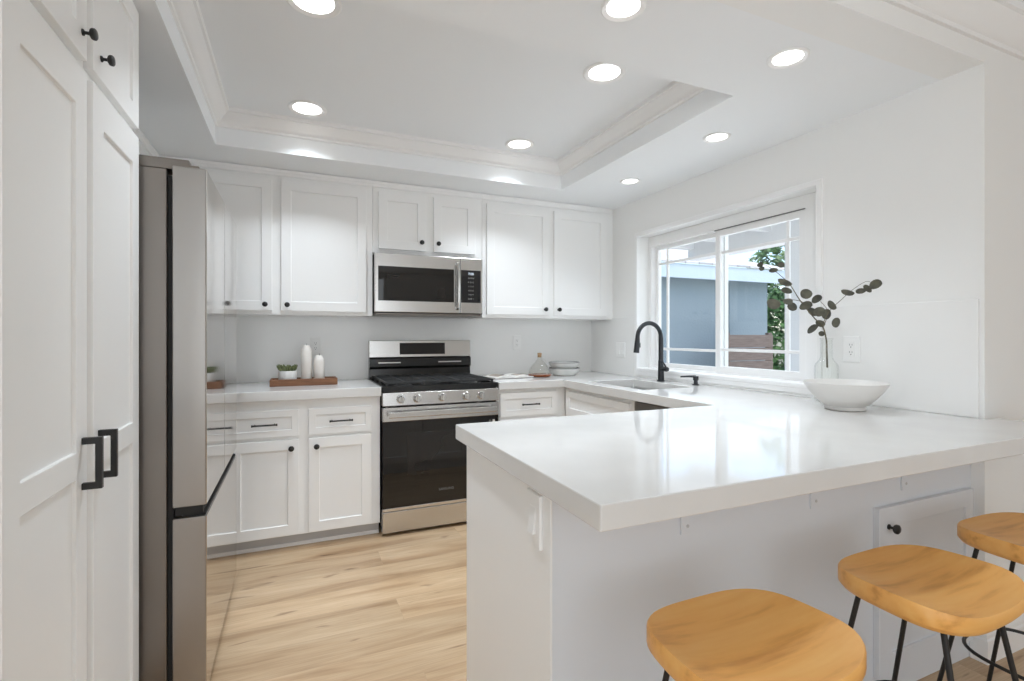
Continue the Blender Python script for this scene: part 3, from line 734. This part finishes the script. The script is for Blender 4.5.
plate('wall_outlet', 'white wall outlet on the window wall beside the glass vase', 'outlet', (RW - .009, 1.503, 1.165), -PI / 2, .076, .120, 'outlet')
plate('wall_switch', 'white double switch plate between back corner and the window', 'switch', (RW - .009, 3.30, 1.112), -PI / 2, .118, .118, 'switch2')
plate('wall_switch', 'white cover plate with rocker on peninsula end panel', 'switch', (PENX - .006, 1.132, .768), -PI / 2, .076, .135, 'switch', 1.7)

# ------------------------------------------------------------------ things on the worktops
# wooden tray with pot and candles
ty = thing('wooden_tray', 'long shallow brown wooden tray on the worktop left of the range', 'tray', (-.145, 3.375, WTZ1), math.radians(0))
TL, TW_ = .392, .145
MB().cells([0, .012, TL - .012, TL], [0, .012, TW_ - .012, TW_], [0, .010, .042], lambda x, y, z: z < .01 or not (.012 < x < TL - .012 and .012 < y < TW_ - .012)).build('tray_body', 'tray', ty, bevel=.004, seg=3)
tz = WTZ1 + .0102
po = thing('potted_succulent', 'small green succulent in a low white pot on the wooden tray', 'plant', (-.045, 3.447, tz))
MB().lathe([(0, 0), (.050, 0), (.053, .004), (.053, .080), (.050, .082), (.047, .080), (.047, .066), (0, .066)], (0, 0, 0), 32).build('pot', 'potw', po, smooth=True)
MB().lathe([(0, 0), (.046, 0), (.046, .006), (.02, .010), (0, .010)], (0, 0, .0665), 20).build('soil', 'soil', po)
mb = MB()
for k in range(34):
    a = k * 2.4; r = .006 + .038 * math.sqrt(k / 34.0)
    c = Vector((r * math.cos(a), r * math.sin(a), .076)); ln = .036 + .018 * random.random()
    d = Vector((math.cos(a) * (.2 + r * 9), math.sin(a) * (.2 + r * 9), 1)).normalized()
    mb.tube([c, c + d * ln * .45, c + d * ln * .8, c + d * ln], [.004, .0075, .0058, .001], 7)
mb.build('foliage', 'succ', po, smooth=True)
def candle(label, x, y, r, h):
    t = thing('pillar_candle', label, 'candle', (x, y, tz))
    MB().lathe([(0, 0), (r - .002, 0), (r, .003), (r, h - .034), (r * .96, h - .026), (r * .72, h - .016), (r * .62, h - .004), (r * .52, h), (r * .3, h - .006), (0, h - .008)], (0, 0, 0), 28).build('wax_body', 'wax', t, smooth=True)
    MB().tube([(0, 0, h - .009), (.001, 0, h + .002), (.003, 0, h + .010)], .0016, 6).build('wick', 'wick', t)
candle('taller ivory pillar candle on the wooden tray', .064, 3.452, .033, .240)
candle('shorter ivory pillar candle at the right on the wooden tray', .140, 3.448, .033, .175)
# open book
bk = thing('open_book', 'open book lying on worktop right of the range', 'book', (1.455, 3.43, WTZ1), math.radians(6))
MB().box(-.165, .165, -.105, .105, 0, .003).build('cover', 'cover', bk, bevel=.001)
def page_block(sx):
    mb = MB(); pr = [(0, .0032)]; n = 10
    top = [(sx * .160 * k / n, .006 + .018 * math.sin(min(1, k / n * 1.15) * PI * .93) ** .8 * (1 - .25 * k / n)) for k in range(n + 1)]
    poly = [(0, .0032)] + top + [(sx * .160, .0032)]
    return mb.prism(poly, 'Y', -.100, .100), top
for sx in (-1, 1):
    mb, top = page_block(sx); pg = mb.build('pages', 'paper', bk, smooth=True)
    m2 = MB()
    q = top[2:9]
    A = [m2.bm.verts.new((p[0], -.07, p[1] + .0006)) for p in q]; B = [m2.bm.verts.new((p[0], .02 if sx > 0 else .08, p[1] + .0006)) for p in q]
    for i in range(len(q) - 1): m2.bm.faces.new((A[i], A[i + 1], B[i + 1], B[i]))
    m2.build('printed_picture', 'photo', pg, smooth=True)
# carafe
cf = thing('glass_bottle', 'squat conical glass bottle with cork and amber bottom beside stacked bowls', 'bottle', (1.700, 3.40, WTZ1))
MB().lathe([(.0, .004), (.078, .004), (.084, .008), (.086, .018), (.080, .045), (.062, .082), (.036, .112), (.020, .128), (.018, .152), (.022, .156), (.018, .158), (.015, .154), (.015, .13), (.030, .110), (.057, .080), (.076, .043), (.081, .018), (.075, .010), (0, .010)], (0, 0, 0), 36).build('glass_body', 'glass2', cf, smooth=True)
MB().lathe([(0, 0), (.070, 0), (.083, .004), (.089, .012), (.086, .019), (.060, .022), (0, .022)], (0, 0, 0), 36).build('amber_base', 'amber', cf, smooth=True)
MB().lathe([(0, 0), (.0145, 0), (.017, .030), (.016, .034), (0, .034)], (0, 0, .146), 20).build('cork', 'cork', cf, smooth=True)
MB().tube([(.018, -.004, .135), (.040, -.008, .128), (.050, -.010, .108), (.044, -.009, .090)], .004, 8).build('handle', 'glass2', cf, smooth=True)
# stacked bowls
def bowl_prof(r, h, fr_, th):
    n = 10; out = [(fr_ * .9, 0), (fr_, .0), (fr_, .006)]
    for k in range(n + 1):
        a = k / n; out.append((fr_ + (r - fr_) * math.sin(a * PI / 2) ** .9, .006 + (h - .006) * (1 - math.cos(a * PI / 2)) ** .85))
    out.append((r - th * .5, h + .002)); out.append((r - th, h))
    for k in range(n, -1, -1):
        a = k / n; out.append((max(0, (fr_ + (r - fr_) * math.sin(a * PI / 2) ** .9 - th)), .006 + th + (h - .006 - th) * (1 - math.cos(a * PI / 2)) ** .85))
    out.append((0, .006 + th))
    return [(0, 0)] + out
def small_bowl(label, z):
    t = thing('stoneware_bowl', label, 'bowl', (1.935, 3.44, z), 0, 'stacked stoneware bowls')
    pr = [(0, 0), (.082, 0), (.085, .003), (.100, .016), (.114, .036), (.121, .056), (.118, .058), (.110, .038), (.096, .021), (.078, .012), (0, .012)]
    MB().lathe(pr, (0, 0, 0), 36).build('bowl_body', 'glaze', t, smooth=True)
    MB().lathe([(.1165, .0545), (.1170, .0600), (.1215, .0605), (.1228, .0545)], (0, 0, 0), 36, loop=True).build('rim', 'rim', t, smooth=True)
small_bowl('lower bowl of the two stacked grey-white bowls on the corner worktop', WTZ1)
small_bowl('upper bowl of the two stacked grey-white bowls on the corner worktop', WTZ1 + .046)
# large white bowl
bw = MB().lathe([(0, 0), (.070, 0), (.076, .003), (.074, .016), (.086, .024), (.112, .050), (.137, .082), (.155, .112), (.156, .116), (.153, .117), (.149, .112), (.131, .083), (.106, .054), (.080, .030), (0, .022)], (0, 0, 0), 64).build('serving_bowl', 'ceramic', smooth=True)
bw.location = (2.148, 1.392, WTZ1); tag(bw, 'wide matte white bowl on the peninsula worktop', 'bowl')
# vase and eucalyptus
vx, vy = 2.308, 1.582
vs_ = MB().lathe([(0, 0), (.046, 0), (.050, .004), (.050, .160), (.047, .178), (.032, .196), (.0265, .212), (.0255, .290), (.0285, .300), (.0255, .302), (.0225, .292), (.0235, .212), (.029, .198), (.044, .178), (.047, .160), (.047, .010), (0, .008)], (0, 0, 0), 36).build('glass_vase', 'glass', smooth=True)
vs_.location = (vx, vy, WTZ1); tag(vs_, 'clear glass bottle vase behind the white bowl', 'vase')
eu = thing('eucalyptus_branch', 'dried eucalyptus branch with dark round leaves standing in the glass vase', 'branch', (2.31, 1.579, 1.06))
ST = [[(2.31, 1.579, 1.076), (2.308, 1.58, 1.153), (2.306, 1.581, 1.208), (2.29, 1.588, 1.271), (2.255, 1.603, 1.309), (2.195, 1.629, 1.389), (2.168, 1.662, 1.467), (2.138, 1.686, 1.511), (2.092, 1.717, 1.558), (2.059, 1.742, 1.577)],
 [(2.299, 1.584, 1.236), (2.284, 1.58, 1.284), (2.283, 1.547, 1.345), (2.28, 1.494, 1.39), (2.288, 1.447, 1.433), (2.29, 1.392, 1.464), (2.298, 1.366, 1.452)],
 [(2.214, 1.621, 1.365), (2.189, 1.621, 1.388), (2.101, 1.637, 1.397), (2.033, 1.645, 1.379)],
 [(2.292, 1.587, 1.264), (2.313, 1.578, 1.34), (2.29, 1.599, 1.39)]]
LF = [(2.059, 1.742, 1.57, 0.0125, 0), (2.058, 1.732, 1.549, 0.0111, 0.5), (2.1, 1.703, 1.54, 0.0181, 0.1), (2.135, 1.688, 1.566, 0.0139, 0), (2.14, 1.674, 1.483, 0.0292, -0.3), (2.149, 1.671, 1.443, 0.0223, -0.3), (2.206, 1.613, 1.424, 0.0236, 0), (2.03, 1.646, 1.375, 0.0264, 0), (2.11, 1.633, 1.386, 0.0181, 0.3), (2.156, 1.646, 1.366, 0.0195, -0.6), (2.271, 1.607, 1.4, 0.0216, 0.3), (2.195, 1.607, 1.367, 0.025, 0.1), (2.279, 1.538, 1.37, 0.0209, -0.7), (2.255, 1.614, 1.342, 0.0236, -0.3), (2.254, 1.582, 1.338, 0.0223, 0.5), (2.306, 1.581, 1.326, 0.0209, 1.3), (2.287, 1.6, 1.285, 0.0188, 0), (2.298, 1.53, 1.285, 0.0195, 1.2), (2.243, 1.608, 1.257, 0.0236, 0.5), (2.303, 1.604, 1.236, 0.0125, 0.2), (2.274, 1.464, 1.422, 0.025, -0.15), (2.287, 1.415, 1.424, 0.0195, 0.1), (2.295, 1.39, 1.435, 0.0181, -0.8), (2.304, 1.364, 1.449, 0.023, 0.1)]
o0 = Vector((2.31, 1.579, 1.06))
for i, s in enumerate(ST):
    pts = [Vector(p) - o0 for p in s]; n = len(pts)
    # smooth the polyline
    fine = []
    for a in range(n - 1):
        p0, p1, p2, p3 = pts[max(a - 1, 0)], pts[a], pts[a + 1], pts[min(a + 2, n - 1)]
        for k in range(4):
            u = k / 4.0
            fine.append(.5 * ((2 * p1) + (p2 - p0) * u + (2 * p0 - 5 * p1 + 4 * p2 - p3) * u * u + (3 * p1 - p0 - 3 * p2 + p3) * u ** 3))
    fine.append(pts[-1])
    r0 = .0042 if i == 0 else .0018
    MB().tube(fine, [max(.0009, r0 * (1 - .85 * k / len(fine))) if i == 0 else max(.0008, r0 * (1 - .6 * k / len(fine))) for k in range(len(fine))], 8).build('stem', 'stem', eu, smooth=True)
mb = MB()
Rv = Vector((.9176, -.3973, 0)); Fv = Vector((.3973, .9176, 0)); Uv = Vector((0, 0, 1))
for i, (x, y, z, r, ang) in enumerate(LF):
    c = Vector((x, y, z)) - o0
    tilt = random.uniform(-.7, .7); yw = random.uniform(-.6, .6)
    flat = .52 if i in (4, 5, 2, 20, 21, 22) else .82
    a1 = Rv * math.cos(ang) + Uv * math.sin(ang); a2 = -Rv * math.sin(ang) + Uv * math.cos(ang)
    a2 = (a2 * math.cos(tilt) + Fv * math.sin(tilt)); nrm = a1.cross(a2)
    ctr = mb.bm.verts.new(c + nrm * .003); ctb = mb.bm.verts.new(c + nrm * .0016); ringv = []; ringb = []
    for k in range(16):
        t_ = 2 * PI * k / 16; rr = 1.22 * r * (1 + .10 * math.cos(t_))
        p = c + a1 * rr * math.cos(t_) + a2 * rr * flat * math.sin(t_) - nrm * (.16 * rr * abs(math.sin(t_)) - .003)
        ringv.append(mb.bm.verts.new(p)); ringb.append(mb.bm.verts.new(p - nrm * .0009))
    for k in range(16):
        q = (k + 1) % 16
        mb.bm.faces.new((ctr, ringv[k], ringv[q])); mb.bm.faces.new((ctb, ringb[q], ringb[k])); mb.bm.faces.new((ringv[k], ringb[k], ringb[q], ringv[q]))
mb.build('foliage', 'leaf', eu, smooth=True)

# ------------------------------------------------------------------ bar stools
def make_stool(label, x, y, rz):
    t = thing('bar_stool', label, 'stool', (x, y, 0), rz, 'wooden bar stools at the peninsula')
    A, B, Z, TH = .196, .150, .640, .042
    n = 72; mb = MB()
    def bound(th):
        c, s = math.cos(th), math.sin(th); e = 3.3
        r = 1.0 / ((abs(c) / A) ** e + (abs(s) / B) ** e) ** (1 / e)
        px, py = r * c, r * s
        px *= 1 - .07 * (py / B)            # a little narrower at the back
        return px, py
    def top(px, py):
        u, v = px / A, py / B
        return Z - .013 + .020 * abs(u) ** 2.4 + .010 * max(0, v) ** 2 * (1 - .9 * min(1, abs(u) ** 2)) - .006 * max(0, -v) * (1 - abs(u) ** 2)
    rings = []
    for f_ in (.15, .35, .55, .72, .86, .95, .985):
        rings.append([mb.bm.verts.new((*[f_ * q for q in bound(2 * PI * k / n)], top(*[f_ * q for q in bound(2 * PI * k / n)]))) for k in range(n)])
    for f_, dz_ in ((1.0, -.005), (1.0, -.030), (.985, -TH + .008), (.95, -TH)):
        rings.append([mb.bm.verts.new((*[f_ * q for q in bound(2 * PI * k / n)], top(*[.985 * q for q in bound(2 * PI * k / n)]) + dz_ if dz_ > -.02 else Z + dz_ - .006 + .5 * (top(*[.985 * q for q in bound(2 * PI * k / n)]) - Z))) for k in range(n)])
    for Aq, Bq in zip(rings, rings[1:]):
        for k in range(n): mb.bm.faces.new((Aq[k], Aq[(k + 1) % n], Bq[(k + 1) % n], Bq[k]))
    c0 = mb.bm.verts.new((0, 0, top(0, 0)))
    for k in range(n): mb.bm.faces.new((c0, rings[0][(k + 1) % n], rings[0][k]))
    mb.bm.faces.new(rings[-1])
    mb.build('seat', 'seat', t, smooth=True)
    zt, tx, ty_, bx, by = Z - TH - .012, .115, .085, .165, .190
    for sx in (-1, 1):
        for sy in (-1, 1):
            MB().tube([(sx * tx, sy * ty_, zt + .012), (sx * bx, sy * by, .004), (sx * bx, sy * by, 0)], [.0062, .0062, .0055], 10).build('leg', 'rod', t, smooth=True)
    mb = MB().cells([-tx - .02, -tx + .012, tx - .012, tx + .02], [-ty_ - .015, -ty_ + .012, ty_ - .012, ty_ + .015], [zt, zt + .006], lambda a, b_, c: abs(a) > tx - .012 or abs(b_) > ty_ - .012)
    mb.build('mounting_frame', 'rod', t)
    zf = .26; q = (zt - zf) / zt; fx_, fy_ = tx + (bx - tx) * q + .002, ty_ + (by - ty_) * q + .002
    pts = []
    for k in range(40):
        a = 2 * PI * k / 40; c, s = math.cos(a), math.sin(a)
        pts.append((fx_ * 1.03 * math.copysign(abs(c) ** .72, c) , fy_ * 1.03 * math.copysign(abs(s) ** .72, s), zf))
    MB().tube(pts, .0052, 8, closed=True).build('footrest', 'rod', t, smooth=True)
    return t
s1 = make_stool('wooden saddle-seat bar stool nearest the camera with grain stripes', .826, .725, 0)
dup(s1, (1.432, .728, 0), 'wooden saddle-seat bar stool in front of the small peninsula door', .02)
dup(s1, (2.035, .750, 0), 'wooden saddle-seat bar stool beside the wall corner, cut by the frame edge', -.02)

# ------------------------------------------------------------------ outdoors beyond the window
struct(MB().box(2.56, 14, -4, 14, -.25, -.15).build('ground', 'ground'))
hs = thing('neighbor_house', 'blue grey stucco house with shingle roof beyond the window', 'house', (2.8, 7.0, -.15))
MB().box(0, 5.68, 0, 4.0, 0, 2.42).build('wall', 'stucco', hs)
MB().box(-.3, 5.90, -.32, -.28, 2.36, 2.60).build('fascia', 'fascia', hs)
MB().box(-.3, 5.90, -.28, 0.0, 2.40, 2.44).build('soffit', 'fascia', hs)
mb = MB(); q = [mb.bm.verts.new(p) for p in ((-.3, -.36, 2.60), (5.95, -.36, 2.60), (4.2, 2.6, 3.55), (-.3, 2.6, 3.55), (-.3, -.36, 2.64), (5.95, -.36, 2.64), (4.2, 2.6, 3.60), (-.3, 2.6, 3.60))]
for f_ in ((0, 3, 2, 1), (4, 5, 6, 7), (0, 1, 5, 4), (1, 2, 6, 5), (2, 3, 7, 6), (3, 0, 4, 7)): mb.bm.faces.new([q[i] for i in f_])
mb.build('roof', 'shingle', hs)
MB().cyl((4.66, -.03, 0), (4.66, -.03, 2.36), .02).build('downpipe', 'stucco', hs)
pt = thing('patio_cover', 'white patio cover with beam and post just outside the window', 'patio cover', (2.60, 1.22, -.15))
MB().box(0, 1.85, 0, 3.38, 2.50, 2.56).build('roof_panel', 'patio', pt)
MB().box(1.66, 1.80, 0, 3.38, 2.26, 2.498).build('beam', 'patio', pt)
MB().box(0, 1.66, 3.28, 3.38, 2.38, 2.498).build('end_beam', 'patio', pt)
for y in (.48, 1.08, 1.68, 2.28, 2.88): MB().box(0, 1.66, y - .03, y + .03, 2.39, 2.498).build('rafter', 'patio', pt)
for y in (.2, 2.0): MB().box(1.64, 1.82, y - .09, y + .09, 0, 2.26).build('post', 'patio', pt)
fe = thing('board_fence', 'low brown board fence in front of the neighbor house wall', 'fence', (6.60, 6.2, -.15))
for k in range(6): MB().box(0, 1.05, 0, .03, .06 + k * .222, .06 + k * .222 + .212).build('board', 'fence', fe)
for x in (0.03, 1.02): MB().box(x - .04, x + .04, .03, .10, 0, 1.42).build('post', 'fence', fe)
def bush(name, label, cat, loc, w, h, n, trunk_h, size):
    t = thing(name, label, cat, loc)
    MB().tube([(0, 0, 0), (.02, 0, trunk_h * .6), (0, .02, trunk_h + h * .3)], [.07, .05, .02], 8).build('trunk', 'bark', t, smooth=True)
    mb = MB()
    for k in range(n):
        a, b_ = random.uniform(0, 2 * PI), random.uniform(-1, 1)
        rr = random.uniform(.5, 1) ** .5; s = math.sqrt(1 - b_ * b_)
        p = Vector((math.cos(a) * s * w * rr, math.sin(a) * s * w * rr, trunk_h + h / 2 + b_ * h / 2 * rr))
        d = Vector((random.uniform(-1, 1), random.uniform(-1, 1), random.uniform(-.6, 1))).normalized()
        u = d.orthogonal().normalized(); v = d.cross(u); l = size * random.uniform(.6, 1.3)
        vs = [mb.bm.verts.new(p + x_) for x_ in (-u * l * .35, d * l * .5, u * l * .35, -d * l * .5)]
        mb.bm.faces.new(vs)
    mb.build('foliage', 'bush', t)
    return t
bush('shrub', 'tall narrow green shrub at the corner of the neighbor house', 'shrub', (8.95, 7.1, -.15), .36, 2.3, 1800, .05, .14)
bush('tree', 'leafy tree showing against the sky above the neighbor roof', 'tree', (13.2, 9.6, -.15), 1.5, 2.6, 1500, 2.0, .28)
